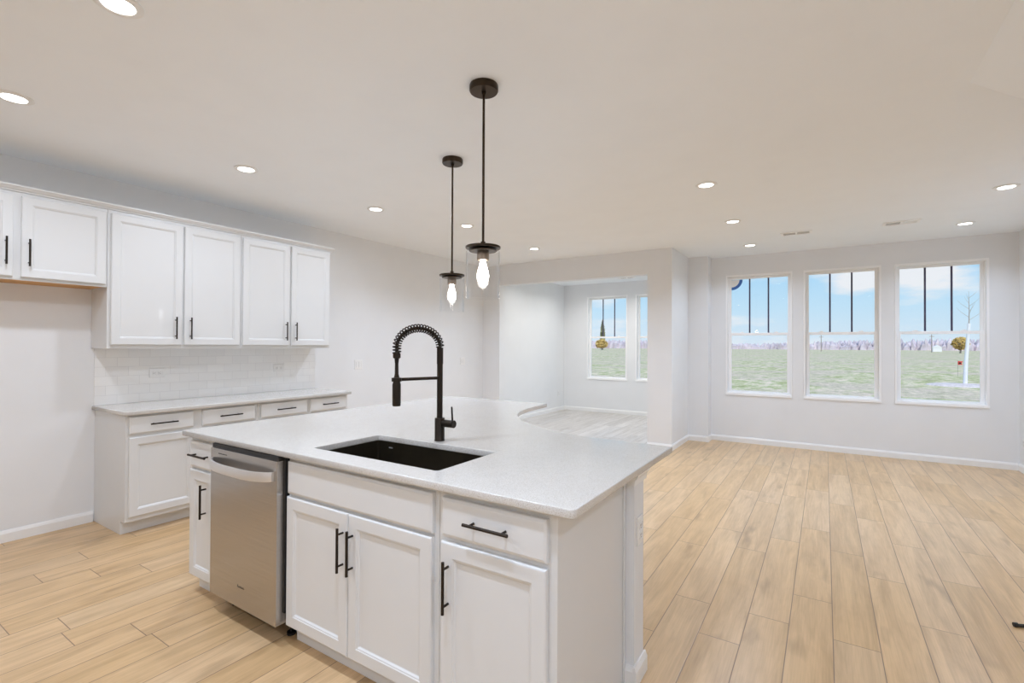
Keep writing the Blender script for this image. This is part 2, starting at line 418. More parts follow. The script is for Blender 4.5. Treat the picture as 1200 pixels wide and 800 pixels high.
# round sticker left on the glass of the leftmost window, cut off by the sash
mb = MB(); cx, cz, ro, ri = -1.180, 2.405, .150, .108
def arc_plate(mb, r0, r1, y0, y1, t0=-PI / 2, t1=0, n=18):
    P = [(cx + r1 * math.cos(t0 + (t1 - t0) * i / n), cz + r1 * math.sin(t0 + (t1 - t0) * i / n)) for i in range(n + 1)]
    Q = [(cx + r0 * math.cos(t0 + (t1 - t0) * i / n), cz + r0 * math.sin(t0 + (t1 - t0) * i / n)) for i in range(n + 1)] if r0 else [(cx, cz)]
    mb.prism(P + Q[::-1], 1, y0, y1)
stk = thing('window_sticker', 'round white sticker with a thick blue rim in the top corner of the leftmost window', 'sticker', (0, 0, 0))
arc_plate(mb, ri, ro, YW + .1068, YW + .1088); mb.build('printed_rim', BLUE, stk)
mb = MB(); arc_plate(mb, 0, ri - .0005, YW + .1068, YW + .1088); mb.build('sticker_face', WHITEP, stk)

# baseboards
def bb_prof(n): return [(0, 0), (n * .014, 0), (n * .014, .062), (n * .010, .072), (n * .006, .083), (0, .083)]
mb = MB(); mb.prism([(XL + q[0], q[1]) for q in bb_prof(1)], 1, YB + .02, 1.466); struct(mb.build('baseboard_left', TRIM))
mb = MB(); mb.prism([(XL + q[0], q[1]) for q in bb_prof(1)], 1, 3.452, YD - .015); struct(mb.build('baseboard_left_far', TRIM))
mb = MB(); mb.prism([(XL + q[0], q[1]) for q in bb_prof(1)], 1, YD + .16, YF - .0005); struct(mb.build('baseboard_sunroom_left', TRIM))
mb = MB(); mb.prism([(YF + q[0], q[1]) for q in bb_prof(-1)], 0, XL + .015, -2.025); struct(mb.build('baseboard_sunroom', TRIM))
mb = MB(); mb.prism([(YW + q[0], q[1]) for q in bb_prof(-1)], 0, -1.435, XR - .015); struct(mb.build('baseboard_window', TRIM))
mb = MB(); mb.prism([(XR + q[0], q[1]) for q in bb_prof(-1)], 1, YB + .02, YW - .0005); struct(mb.build('baseboard_right', TRIM))
mb = MB(); mb.prism([(YD + q[0], q[1]) for q in bb_prof(-1)], 0, XL + .0145, -4.545)
mb.prism([(YD + q[0], q[1]) for q in bb_prof(-1)], 0, -2.069, -1.7355)
mb.prism([(-1.735 + q[0], q[1]) for q in bb_prof(1)], 1, YD - .014, 7.6095)
mb.prism([(7.61 + q[0], q[1]) for q in bb_prof(-1)], 0, -1.7205, -1.4505)
mb.prism([(-1.45 + q[0], q[1]) for q in bb_prof(1)], 1, 7.596, YW - .0005)
mb.prism([(-4.545 + q[0], q[1]) for q in bb_prof(1)], 1, YD + .0005, YD + .14)
struct(mb.build('baseboard_divider', TRIM))

# sloping underside of the stair in the upper right
k = .722
mb = MB(); mb.prism([(.618, H - .0005), (XR - .001, H - .0005), (XR - .001, H - k * (XR - .618))], 1, 2.28, 3.303)
struct(mb.build('ceiling_stair_slope', CEIL))

# ------------------------------------------------------------------ cabinet parts (local: x = width, front faces -y, z up)
def pull(parent, cx_, cz_, yface, vertical=True, ln=.184, name='handle'):
    h = ln / 2; yo = yface - .030; mb = MB(); r = .0058
    if vertical:
        mb.tube((cx_, yo, cz_ - h), (cx_, yo, cz_ + h), r, n=14)
        for s in (-1, 1): mb.tube((cx_, yface + .0002, cz_ + s * (h - .026)), (cx_, yo, cz_ + s * (h - .026)), .0045, n=12)
    else:
        mb.tube((cx_ - h, yo, cz_), (cx_ + h, yo, cz_), r, n=14)
        for s in (-1, 1): mb.tube((cx_ + s * (h - .026), yface + .0002, cz_), (cx_ + s * (h - .026), yo, cz_), .0045, n=12)
    return mb.build(name, BLACK, parent, smooth=True)
T = .020
def door_part(parent, x0, x1, z0, z1, handle=None, name='door'):
    w_, h_ = x1 - x0, z1 - z0
    prof = [(0, -.0004), (0, -T + .005), (.002, -T + .002), (.006, -T), (.052, -T), (.055, -T + .003), (.059, -T + .0035), (.064, -T + .009), (.067, -T + .010)]
    o = MB().rings(w_, h_, prof, x0, z0).build(name, CAB, parent)
    if handle: pull(o, handle[0], handle[1], -T)
    return o
def drawer_part(parent, x0, x1, z0, z1, hx=None, name='drawer'):
    w_, h_ = x1 - x0, z1 - z0
    prof = [(0, -.0004), (0, -T + .006), (.002, -T + .003), (.006, -T + .002), (.009, -T + .0005), (.011, -T)]
    o = MB().rings(w_, h_, prof, x0, z0).build(name, CAB, parent)
    if hx is not None: pull(o, hx, (z0 + z1) / 2 + .002, -T, False)
    return o
def base_body(parent, w_, depth, toe, ztop=.883, open_top=False, name='cabinet_body'):
    mb = MB(); t = .018
    if not open_top:
        mb.prism([(0, .10), (toe, .10), (toe, 0.0005), (depth, 0.0005), (depth, ztop), (0, ztop)], 0, 0, w_)
    else:
        mb.prism([(0, .10), (toe, .10), (toe, 0.0005), (depth, 0.0005), (depth, ztop), (0, ztop)], 0, 0, t)
        mb.prism([(0, .10), (toe, .10), (toe, 0.0005), (depth, 0.0005), (depth, ztop), (0, ztop)], 0, w_ - t, w_)
        mb.box(t, w_ - t, 0, .02, .10, ztop); mb.box(t, w_ - t, toe, toe + .02, .0005, .10)
        mb.box(t, w_ - t, .02, depth, .10, .118); mb.box(t, w_ - t, depth - t, depth, .118, ztop)
    return mb.build(name, CAB, parent, bevel=.0012)

# ------------------------------------------------------------------ wall run: base cabinets
XF = -4.290
def wall_base(y0, y1, label, doors, drawers, handles, dh):
    t = thing('base_cabinet', label, 'cabinet', (XF, y0, 0), PI / 2, 'base cabinets along the left wall')
    base_body(t, y1 - y0, abs(XL - XF) - .001, .078)
    for (a, b), hx in zip(doors, handles): door_part(t, a - y0, b - y0, .135, .718, (hx - y0, .60))
    for (a, b) in drawers: drawer_part(t, a - y0, b - y0, .742, .868, (a + b) / 2 - y0)
    return t
wall_base(1.472, 2.449, 'white base cabinet at the left end of the counter by the refrigerator gap', [(1.490, 1.942), (1.974, 2.424)], [(1.489, 1.922), (1.986, 2.424)], [1.905, 2.012], 0)
wall_base(2.451, 3.432, 'white base cabinet at the far right end of the wall counter under two drawers', [(2.478, 2.941), (2.969, 3.406)], [(2.477, 2.941), (2.980, 3.406)], [2.904, 3.006], 0)

# countertops
def counter(name, pts, z0, z1, label, hole=None, bev=.004):
    cu = bpy.data.curves.new(name + '_outline', 'CURVE'); cu.dimensions = '2D'; cu.fill_mode = 'BOTH'
    cu.extrude = (z1 - z0) / 2 - bev; cu.bevel_depth = bev; cu.bevel_resolution = 2; cu.offset = -bev
    for loop in [pts] + ([hole] if hole else []):
        sp = cu.splines.new('POLY'); sp.points.add(len(loop) - 1); sp.use_cyclic_u = True
        for i, (x, y) in enumerate(loop): sp.points[i].co = (x, y, 0, 1)
    tmp = bpy.data.objects.new('tmp', cu); COL.objects.link(tmp)
    dg = bpy.context.evaluated_depsgraph_get(); me = bpy.data.meshes.new_from_object(tmp.evaluated_get(dg))
    bpy.data.objects.remove(tmp); bpy.data.curves.remove(cu)
    me.materials.clear(); me.materials.append(QUARTZ); me.name = name
    o = bpy.data.objects.new(name, me); COL.objects.link(o); o.location = (0, 0, (z0 + z1) / 2)
    return tag(o, label, 'countertop')
CT0, CT1 = .884, .914
counter('countertop', [(XL + .002, 1.452), (-4.248, 1.452), (-4.248, 3.452), (XL + .002, 3.452)], CT0, CT1, 'straight white quartz countertop on the base cabinets against the left wall')
def fillet(cx_, cy_, r, a0, a1, n=8): return [(cx_ + r * math.cos(a0 + (a1 - a0) * i / n), cy_ + r * math.sin(a0 + (a1 - a0) * i / n)) for i in range(n + 1)]
def catmull(P, n=6):
    out = []
    for i in range(len(P) - 1):
        p0, p1, p2, p3 = (Vector(P[max(i - 1, 0)]), Vector(P[i]), Vector(P[i + 1]), Vector(P[min(i + 2, len(P) - 1)]))
        for j in range(n):
            t = j / n
            out.append(tuple(.5 * ((2 * p1) + (p2 - p0) * t + (2 * p0 - 5 * p1 + 4 * p2 - p3) * t * t + (3 * p1 - p0 - 3 * p2 + p3) * t ** 3)))
    out.append(tuple(P[-1])); return out
back = catmull([(-.88, 2.437), (-1.05, 2.443), (-1.244, 2.480), (-1.40, 2.545), (-1.55, 2.640), (-1.70, 2.770), (-1.831, 2.930), (-1.915, 3.100), (-1.964, 3.300), (-1.985, 3.470)])
isl = [(-3.087, 1.328)] + fillet(-.629 - .022, 1.328 + .022, .022, -PI / 2, 0) + [(-.629, 2.437)] + back + [(-1.994, 3.660), (-3.087, 3.660)]
SX0, SX1, SY0, SY1 = -2.058, -1.277, 1.452, 1.858
rr = .014
hole = fillet(SX0 + rr, SY0 + rr, rr, -PI / 2, -PI, 5) + fillet(SX0 + rr, SY1 - rr, rr, PI, PI / 2, 5) + fillet(SX1 - rr, SY1 - rr, rr, PI / 2, 0, 5) + fillet(SX1 - rr, SY0 + rr, rr, 0, -PI / 2, 5)
counter('island_countertop', isl, CT0, CT1, 'large L-shaped white quartz island countertop with a sink cutout and a curved inner edge', hole, bev=.004)

# backsplash
mb = MB(); mb.box(XL + .0005, XL + .010, 1.464, 3.449, .9145, 1.3695); bs = mb.build('backsplash', TILE); tag(bs, 'white subway tile backsplash between the wall counter and the upper cabinets', 'backsplash')

# ------------------------------------------------------------------ wall run: upper cabinets
XU = -4.570
def upper(y0, y1, z0, z1, doors, handles, hz, label, raw=False):
    t = thing('wall_cabinet', label, 'cabinet', (XU, y0, z0), PI / 2, 'upper cabinets on the left wall')
    mb = MB(); d = abs(XL - XU) - .001
    mb.box(0, y1 - y0, 0, d, .002 if raw else 0, z1 - z0); mb.build('cabinet_body', CAB, t, bevel=.0012)
    if raw:
        mb = MB(); mb.box(.012, y1 - y0 - .012, .02, d, -.003, .0015); u = mb.build('bottom_panel', RAWWOOD, t); u['label'] = 'unpainted orange-brown plywood underside'
        mb = MB(); mb.box(0, y1 - y0, 0, .0195, -.004, .0015); mb.build('bottom_rail', CAB, t)
    for (a, b), hx in zip(doors, handles): door_part(t, a - y0, b - y0, (1.853 if raw else 1.398) - z0, 2.400 - z0, (hx - y0, hz - z0))
    return t
upper(.492, 1.441, 1.838, 2.425, [(.510, .930), (.969, 1.428)], [.893, 1.005], 2.020, 'shorter white wall cabinet high over the empty refrigerator gap', True)
upper(1.443, 2.443, 1.370, 2.425, [(1.462, 1.951), (1.966, 2.430)], [1.897, 2.010], 1.540, 'tall white wall cabinet at the left end of the backsplash')
upper(2.445, 3.412, 1.370, 2.425, [(2.458, 2.926), (2.948, 3.395)], [2.885, 2.990], 1.540, 'tall white wall cabinet at the right end of the backsplash')
mb = MB()
cp = [(0, 0), (.008, 0), (.010, .008), (.022, .014), (.034, .026), (.040, .030), (.040, .040), (0, .040)]
mb.prism([(XU + .0005 + q[0], 2.4255 + q[1]) for q in cp], 1, .40, 3.452)
mb.prism([(3.412 + .0005 + q[0], 2.4255 + q[1]) for q in cp], 0, XL + .001, XU - .0005)
mb.box(XL + .001, XU, .40, 3.412, 2.4255, 2.4655)
cr_ = mb.build('crown_molding', CAB); tag(cr_, 'white crown molding running along the top of the wall cabinets', 'molding')

# ------------------------------------------------------------------ island cabinets
YI, DEP, TOE = 1.370, .606, .045
def isl_cab(name, x0, x1, label, open_top=False):
    t = thing(name, label, 'cabinet', (x0, YI, 0), 0, 'island cabinets'); base_body(t, x1 - x0, DEP, TOE, open_top=open_top); return t
t = isl_cab('narrow_base_cabinet', -3.062, -2.752, 'narrow white island cabinet at the left of the dishwasher'); x = 3.062
drawer_part(t, -3.046 + x, -2.770 + x, .713, .858, -2.908 + x); door_part(t, -3.046 + x, -2.770 + x, .103, .698, (-2.860 + x, .545))
t = isl_cab('sink_base_cabinet', -2.120, -1.192, 'wide white island cabinet with two doors under the sink', True); x = 2.120
drawer_part(t, -2.108 + x, -1.213 + x, .713, .862, name='false_drawer_front')
door_part(t, -2.114 + x, -1.682 + x, .100, .698, (-1.709 + x, .548)); door_part(t, -1.678 + x, -1.216 + x, .100, .698, (-1.648 + x, .548))
t = isl_cab('drawer_base_cabinet', -1.190, -.706, 'white island cabinet with one drawer over one door at the right end'); x = 1.190
drawer_part(t, -1.169 + x, -.735 + x, .718, .857, -.955 + x); door_part(t, -1.170 + x, -.737 + x, .103, .698, (-1.134 + x, .548))
# thin finished end strip at the back corner of the end cabinet
mb = MB(); mb.box(-.7055, -.700, 1.955, 1.976, .001, .883); es = mb.build('trim_1', CAB); struct(es)
# half wall carrying the breakfast bar
mb = MB(); mb.box(-2.42, -.665, 1.980, 2.100, 0, .883); mb.box(-2.42, -2.30, 2.100, 3.40, 0, .883)
kw = struct(mb.build('wall_island', WALL))
mb = MB()
mb.prism([(-.6648 + q[0], q[1]) for q in bb_prof(1)], 1, 1.966, 2.114)
mb.prism([(1.9798 + q[0], q[1]) for q in bb_prof(-1)], 0, -.6995, -.6652)
mb.prism([(2.1002 + q[0], q[1]) for q in bb_prof(1)], 0, -2.285, -.6652)
struct(mb.build('baseboard_island', TRIM))
cap = [(0, .826), (.006, .828), (.008, .850), (.018, .862), (.022, .870), (.022, .8832), (0, .8832)]
mb = MB()
mb.prism([(-.6648 + q[0], q[1]) for q in cap], 1, 1.962, 2.122)
mb.prism([(1.9798 - q[0], q[1]) for q in cap], 0, -.6995, -.6652)
mb.prism([(2.1002 + q[0], q[1]) for q in cap], 0, -2.285, -.6652)
struct(mb.build('trim_2', TRIM))
# back leg of the island
t = thing('island_back_cabinet', 'white cabinet under the far leg of the island countertop', 'cabinet', (-3.062, 3.64, 0), -PI / 2)
mb = MB(); mb.prism([(0, .10), (.045, .10), (.045, .0005), (.636, .0005), (.636, .883), (0, .883)], 0, 0, 1.655); mb.build('cabinet_body', CAB, t)
for i in range(3): door_part(t, .02 + i * .545, .02 + i * .545 + .52, .103, .858, (.02 + i * .545 + .49, .7))

# ------------------------------------------------------------------ dishwasher
dw = thing('dishwasher', 'stainless steel dishwasher with a bowed bar handle built into the island', 'dishwasher', (-2.436, YI, 0))
mb = MB(); mb.box(-.300, .300, .012, .58, .10, .870); mb.box(-.300, .300, -.046, .02, .8625, .8825); mb.box(.3005, .311, -.018, .012, .15, .874); mb.build('tub', DARK, dw)
mb = MB()
mb.box(-.300, .300, -.055, -.004, .098, .862, .0025); mb.build('door', STEEL, dw, smooth=False)
ddo = dw.children[-1]
mb = MB(); n = 28; A = []
for i in range(n + 1):
    u = i / n; xx = -.276 + .552 * u; yy = -.0552 - .046 * (1 - (2 * u - 1) ** 4) ** .8; z0 = .768 - .006 * math.sin(PI * u)
    A.append([mb.bm.verts.new(q) for q in ((xx, yy - .010, z0), (xx, yy - .013, z0 + .022), (xx, yy - .010, z0 + .044), (xx, yy, z0 + .044), (xx, yy, z0))])
for P_, Q_ in zip(A, A[1:]):
    for j in range(5): mb.bm.faces.new((P_[j], P_[(j + 1) % 5], Q_[(j + 1) % 5], Q_[j]))
mb.bm.faces.new(A[0]); mb.bm.faces.new(A[-1][::-1])
mb.build('handle', STEELW, ddo, smooth=True)['label'] = 'pale bowed bar handle'
mb = MB(); mb.box(-.222, -.140, -.0562, -.0552, .8365, .8400); mb.build('status_light_slot', DARK, ddo)
mb = MB()
for k_, (wx, hh) in enumerate(((.009, .012), (.007, .008), (.009, .010), (.006, .008), (.008, .010))):
    x0 = -.012 + k_ * .0125 - .015; mb.box(x0, x0 + wx * .4, -.0560, -.0552, .199, .199 + hh); mb.box(x0, x0 + wx, -.0560, -.0552, .199, .2015)
mb.build('badge', BRONZE, ddo)
for sx in (-.25, .25):
    for sy in (.06, .5):
        mb = MB(); mb.tube((sx, sy, .0), (sx, sy, .012), .022, n=12); mb.tube((sx, sy, .012), (sx, sy, .1), .007, n=10); mb.build('leg', DARK, dw)

# ------------------------------------------------------------------ sink
sk = thing('kitchen_sink', 'dark rectangular undermount sink set in the island countertop', 'sink', ((SX0 + SX1) / 2, (SY0 + SY1) / 2, .66))
def rrect(hx, hy, r, z, n=6):
    P = []
    for sx, sy, a in ((1, 1, 0), (-1, 1, PI / 2), (-1, -1, PI), (1, -1, 1.5 * PI)):
        for i in range(n + 1):
            t_ = a + PI / 2 * i / n; P.append((sx * (hx - r) + r * math.cos(t_), sy * (hy - r) + r * math.sin(t_), z))
    return P
mb = MB(); hx, hy = (SX1 - SX0) / 2, (SY1 - SY0) / 2
loops = [rrect(hx + .014, hy + .014, .02, .2235), rrect(hx + .002, hy + .002, .016, .2235), rrect(hx + .002, hy + .002, .016, .03), rrect(hx - .006, hy - .006, .02, .010), rrect(hx - .03, hy - .03, .03, .004),
         rrect(hx - .03, hy - .03, .03, .0), rrect(hx + .006, hy + .006, .022, .006), rrect(hx + .006, hy + .006, .022, .2215), rrect(hx + .014, hy + .014, .02, .2215)]
V = [[mb.bm.verts.new(q) for q in lp] for lp in loops]; nn = len(V[0])
for A, B in zip(V, V[1:] + V[:1]):
    if A is V[4]: continue
    for i in range(nn): mb.bm.faces.new((A[i], A[(i + 1) % nn], B[(i + 1) % nn], B[i]))
mb.bm.faces.new(V[4]); mb.bm.faces.new(V[5][::-1])
SINKM = simple('gunmetal_sink', (.050, .040, .026), .32, metal=.7, var=.2, vscale=6)
mb.build('basin', SINKM, sk, smooth=True)
mb = MB(); mb.lathe([(0, .0045), (.042, .0045), (.045, .0065), (.045, .0085), (.040, .0085), (.036, .006), (0, .006)], (0, .05, 0), 28); mb.build('drain', BRONZE, sk, smooth=True)
mb = MB(); mb.box(-.312, -.285, hy + .0002, hy + .0018, .190, .1965); mb.build('maker_plate', STEELW, sk)['label'] = 'small pale plate'

# ------------------------------------------------------------------ faucet
FX, FY = -1.674, 1.919
fc = thing('kitchen_faucet', 'tall matte black pull-down faucet with a coiled spring arch behind the sink', 'faucet', (FX, FY, CT1))
d = Vector((-.36, -.93, 0)).normalized()
mb = MB(); mb.lathe([(0, .0003), (.027, .0003), (.027, .004), (.0255, .006), (.0255, .115), (.024, .118), (0, .118)]); mb.build('base', BLACK, fc, smooth=True)
mb = MB(); mb.tube((0, 0, .118), (0, 0, .395), .0150, n=24); mb.tube((0, 0, .395), (0, 0, .480), .0165, n=24); mb.build('column', BLACK, fc, smooth=True)
# spring arch
Rr_, z0, zt = .118, .480, .480
path_ = []
end = d * (2 * Rr_)
for i in range(61):
    a = PI * i / 60
    path_.append(Vector((0, 0, z0)) + d * (Rr_ - Rr_ * math.cos(a)) + Vector((0, 0, Rr_ * .82 * math.sin(a) + 0)))
path_ += [Vector((end.x, end.y, z0 - .01 * j)) for j in range(1, 4)]
mb = MB(); mb.path(path_, .0085, 10); mb.build('hose', BLACK, fc, smooth=True)
mb = MB(); side = d.cross(Vector((0, 0, 1))).normalized(); pts = []
turns = 25; K = turns * 14
cum = [0]
for a_, b_ in zip(path_, path_[1:]): cum.append(cum[-1] + (b_ - a_).length)
def on(t_):
    s_ = t_ * cum[-1]; j = 0
    while j < len(cum) - 2 and cum[j + 1] < s_: j += 1
    f_ = (s_ - cum[j]) / (cum[j + 1] - cum[j]); return path_[j].lerp(path_[j + 1], f_), (path_[j + 1] - path_[j]).normalized()
for i in range(K + 1):
    p_, tg = on(i / K); nrm = tg.cross(side).normalized(); a = 2 * PI * turns * i / K
    pts.append(p_ + (side * math.cos(a) + nrm * math.sin(a)) * .0190)
mb.path(pts, .0033, 8); mb.build('spring', BLACK, fc, smooth=True)
# spray wand
ex, ey = end.x, end.y
mb = MB(); mb.lathe([(0, .455), (.013, .455), (.0185, .450), (.0185, .430), (.011, .424), (.0085, .400), (.0095, .350), (.013, .335), (.0175, .332), (.0175, .312), (.0185, .305), (.0205, .300), (.0205, .200), (.0185, .194), (0, .194)], (ex, ey, 0), 24)
mb.build('spray_head', BLACK, fc, smooth=True)
mb = MB(); mb.path([d * .0145 + Vector((0, 0, .323)), d * (2 * Rr_ - .0245) + Vector((0, 0, .323))], .008, 14)
mb.lathe([(.0182, .314), (.0245, .314), (.0245, .332), (.0182, .332)], (ex, ey, 0), 24, closed=True); mb.build('support_arm', BLACK, fc, smooth=True)
mb = MB(); mb.tube((.0250, 0, .092), (.095, 0, .092), .0195, n=22); hb = mb.build('handle_hub', BLACK, fc, smooth=True)
mb = MB(); mb.tube((.085, 0, .110), (.090, -.012, .182), .0048, .0042, n=12); mb.build('lever', BLACK, hb, smooth=True)

# ------------------------------------------------------------------ pendant lights
def pendant(x, y, label):
    t = thing('pendant_light', label, 'pendant light', (x, y, 1.645), 0, 'pendant lights over the island')
    top = H - 1.645
    mb = MB(); mb.lathe([(0, top - .0003), (.072, top - .0003), (.074, top - .006), (.074, top - .030), (.070, top - .036), (.012, top - .036), (.010, top - .050), (0, top - .050)]); mb.build('canopy', BRONZE, t, smooth=True)
    mb = MB(); mb.tube((0, 0, .275), (0, 0, top - .045), .0065, n=14); mb.tube((0, 0, .268), (0, 0, .292), .012, n=18); mb.build('stem', BRONZE, t, smooth=True)
    mb = MB(); mb.lathe([(0, .268), (.088, .268), (.090, .266), (.090, .258), (.088, .256), (0, .256)]); mb.lathe([(0, .2555), (.026, .2555), (.026, .250), (.070, .250), (.072, .246), (.070, .242), (0, .242)], n=32); mb.build('cap', BRONZE, t, smooth=True)
    mb = MB(); mb.lathe([(0, .2415), (.029, .2415), (.031, .238), (.031, .200), (.029, .196), (.022, .196), (.022, .205), (0, .205)]); mb.build('socket', BRASS, t, smooth=True)
    mb = MB(); mb.lathe([(.0865, .001), (.0865, .2405), (.0842, .2405), (.0842, .001)], closed=True, n=48); mb.build('glass_shade', SHADE, t, smooth=True)
    mb = MB(); mb.lathe([(0, .2045), (.013, .2045), (.014, .190), (.020, .165), (.028, .135), (.0305, .115), (.027, .095), (.016, .080), (.006, .073), (.003, .066), (0, .064)], n=28); mb.build('bulb', FIL, t, smooth=True)
    return t
pendant(-1.474, 2.017, 'nearer clear glass cylinder pendant light hanging over the sink')
pendant(-2.250, 2.703, 'farther clear glass cylinder pendant light hanging over the back of the island')

# ------------------------------------------------------------------ recessed ceiling lights and added fill lights
def downlight(x, y, label, pw=1.0, col=(.93, .965, 1.0), spread=150):
    t = thing('recessed_light', label, 'ceiling light', (x, y, H), 0, 'recessed ceiling lights')
    mb = MB(); mb.lathe([(.056, -.0005), (.082, -.0005), (.083, -.004), (.078, -.008), (.060, -.010), (.056, -.008)], closed=True, n=40); mb.build('trim_ring', PLASTIC, t, smooth=True)
    mb = MB(); mb.lathe([(0, -.002), (.0555, -.002), (.0555, -.006), (.040, -.009), (0, -.010)], n=36); mb.build('lens', LENS, t, smooth=True)
    ld = bpy.data.lights.new('downlight_lamp', 'AREA'); ld.shape = 'DISK'; ld.size = .11; lo = bpy.data.objects.new('downlight_lamp', ld); COL.objects.link(lo); lo.parent = t
    ld.energy = DOWN_W * pw; ld.color = col; ld.spread = math.radians(spread); lo.location = (0, 0, -.014)
    return t
for x, y, lb in [(-2.338, .763, 'recessed ceiling light cut off by the top edge of the picture'),
                 (-3.706, .751, 'recessed ceiling light at the left edge above the refrigerator gap'),
                 (-3.706, 2.015, 'recessed ceiling light in front of the first tall wall cabinet'),
                 (-3.708, 3.288, 'recessed ceiling light past the right end of the wall cabinets'),
                 (-3.356, 4.282, 'recessed ceiling light seen between the two pendant stems'),
                 (-3.358, 5.785, 'recessed ceiling light just in front of the opening to the sun room'),
                 (-.823, 4.241, 'nearest of the three recessed lights in the middle ceiling row'),
                 (-.824, 5.632, 'middle of the three recessed lights in the middle ceiling row'),
                 (-.828, 7.075, 'recessed ceiling light closest to the leftmost window'),
                 (1.270, 5.603, 'recessed ceiling light at the right edge of the picture'),
                 (1.272, 7.025, 'recessed ceiling light in front of the rightmost window'),
                 (-.95, .76, 'added unseen fill light above the right end of the island aisle'),  # this and the next three lights are added out of view for brightness
                 (-2.338, -1.0, 'added unseen fill light behind the viewer on the kitchen side'),
                 (1.0, .3, 'added unseen fill light near the stair beside the viewer'),
                 (.2, -1.6, 'added unseen fill light farthest behind the viewer'),
                 ]:
    kit = x < -2 and y < 4
    downlight(x, y, lb, 1.6 if y < .5 else ((.78 if x < -3.6 else 1.2) if kit else (.62 if y > 6.5 else 1.12)), (.87, .96, 1.12) if kit else (.79, .94, 1.19), 172 if kit else 140)
for x, y, lb in [(-4.0, 7.7, 'added unseen fill light inside the sun room near its opening'), (-2.8, 7.7, 'added unseen fill light inside the sun room behind the divider wall'),
                 (-4.0, 8.9, 'added unseen fill light inside the sun room near its windows'), (-2.8, 8.9, 'added unseen fill light inside the sun room near its added unseen glass door')]:
    downlight(x, y, lb, .68, (.97, .96, .955))  # four out-of-view lights added to brighten the sun room

# ------------------------------------------------------------------ ceiling registers
def vent(x, y, rz, label, dark_first):
    t = thing('ceiling_register', label, 'vent', (x, y, H), rz, 'ceiling registers')
    mb = MB()
    z0, z1 = -.009, -.0005
    for b_ in ((-.158, .158, -.078, -.056), (-.158, .158, .056, .078), (-.158, -.132, -.056, .056), (.132, .158, -.056, .056), (-.008, .008, -.056, .056)): mb.box(b_[0], b_[1], b_[2], b_[3], z0, z1)
    mb.build('frame', VINYL, t)
    for s in (0, 1):
        xa, xb = ((-.1315, -.0085), (.0085, .1315))[s]
        mb = MB(); mb.box(xa, xb, -.0555, .0555, -.0030, -.0008); mb.build('duct_opening', GREY if (dark_first in (2, s)) else PLASTIC, t)
        mb = MB()
        for i in range(5):
            yy = -.046 + i * .020; tl = .004 if dark_first in (2, s) else .017
            mb.prism([(yy, -.0032), (yy + .002, -.0032), (yy + tl, -.0048), (yy + tl - .002, -.0048)], 0, xa, xb)
        mb.build('louvers', PLASTIC, t)
vent(-.280, 6.590, 0, 'white ceiling register in front of the leftmost and middle windows with two grey slots', 2)
vent(.690, 6.615, 0, 'white ceiling register nearer the rightmost window with one dark half', 0)
vent(-3.25, 9.20, 0, 'white ceiling register inside the sun room', 2)

# ------------------------------------------------------------------ switches and outlets
def plate(x, y, z, rz, w_, h_, label, kind, gang=1, name='light_switch'):
    t = thing(name, label, 'switch' if kind == 'rocker' else 'outlet', (x, y, z), rz)
    mb = MB(); prof = [(0, -.0004), (0, -.004), (.003, -.006)]; mb.rings(w_, h_, prof, -w_ / 2, -h_ / 2); mb.build('cover_plate', PLASTIC, t)
    horiz = w_ > h_ and kind == 'outlet'
    for g_ in range(gang):
        cx_ = (g_ - (gang - 1) / 2) * .046
        if kind == 'rocker':
            mb = MB(); mb.box(cx_ - .0165, cx_ + .0165, -.0075, -.0061, -.033, .033); rk = mb.build('rocker', PLASTIC, t)
            mb = MB(); mb.box(cx_ - .0180, cx_ - .0168, -.0066, -.0061, -.034, .034); mb.box(cx_ + .0168, cx_ + .0180, -.0066, -.0061, -.034, .034); mb.build('gap_shadow', GREY, t)
        else:
            for s in (-1, 1):
                c_ = (s * .020 + cx_, 0) if horiz else (cx_, s * .020)
                mb = MB(); mb.box(c_[0] - .0155, c_[0] + .0155, -.0075, -.0061, c_[1] - .0155, c_[1] + .0155, .003); rc = mb.build('receptacle', PLASTIC, t)
                mb = MB()
                for q in (-1, 1):
                    if horiz: mb.box(c_[0] - .002, c_[0] + .006, -.0080, -.0076, c_[1] + q * .006 - .0012, c_[1] + q * .006 + .0012)
                    else: mb.box(c_[0] + q * .006 - .0012, c_[0] + q * .006 + .0012, -.0080, -.0076, c_[1] - .002, c_[1] + .006)
                mb.tube((c_[0] - (.009 if horiz else 0), -.0080, c_[1] - (0 if horiz else .009)), (c_[0] - (.009 if horiz else 0), -.0076, c_[1] - (0 if horiz else .009)), .0025, n=10)
                mb.build('slots', SLOT, rc)
    return t
plate(XL, 4.070, 1.163, PI / 2, .118, .118, 'double white light switch on the left wall just past the wall cabinets', 'rocker', 2)
plate(XL, 6.140, 1.155, PI / 2, .118, .118, 'double white light switch on the left wall near the sun room opening', 'rocker', 2)
plate(XL + .0104, 1.895, 1.155, PI / 2, .118, .078, 'horizontal white outlet on the left part of the tile backsplash', 'outlet', name='wall_outlet')
plate(XL + .0104, 3.012, 1.160, PI / 2, .118, .078, 'horizontal white outlet on the right part of the tile backsplash', 'outlet', name='wall_outlet')
plate(-.6646, 2.045, .625, PI / 2, .074, .118, 'upright white outlet on the end of the island half wall', 'outlet', name='wall_outlet')
plate(XR, 7.70, .330, -PI / 2, .074, .118, 'white outlet low on the right wall beside the rightmost window', 'outlet', name='wall_outlet')
plate(XL, 9.49, .372, PI / 2, .074, .118, 'small white outlet low on the left wall of the sun room', 'outlet', name='wall_outlet')

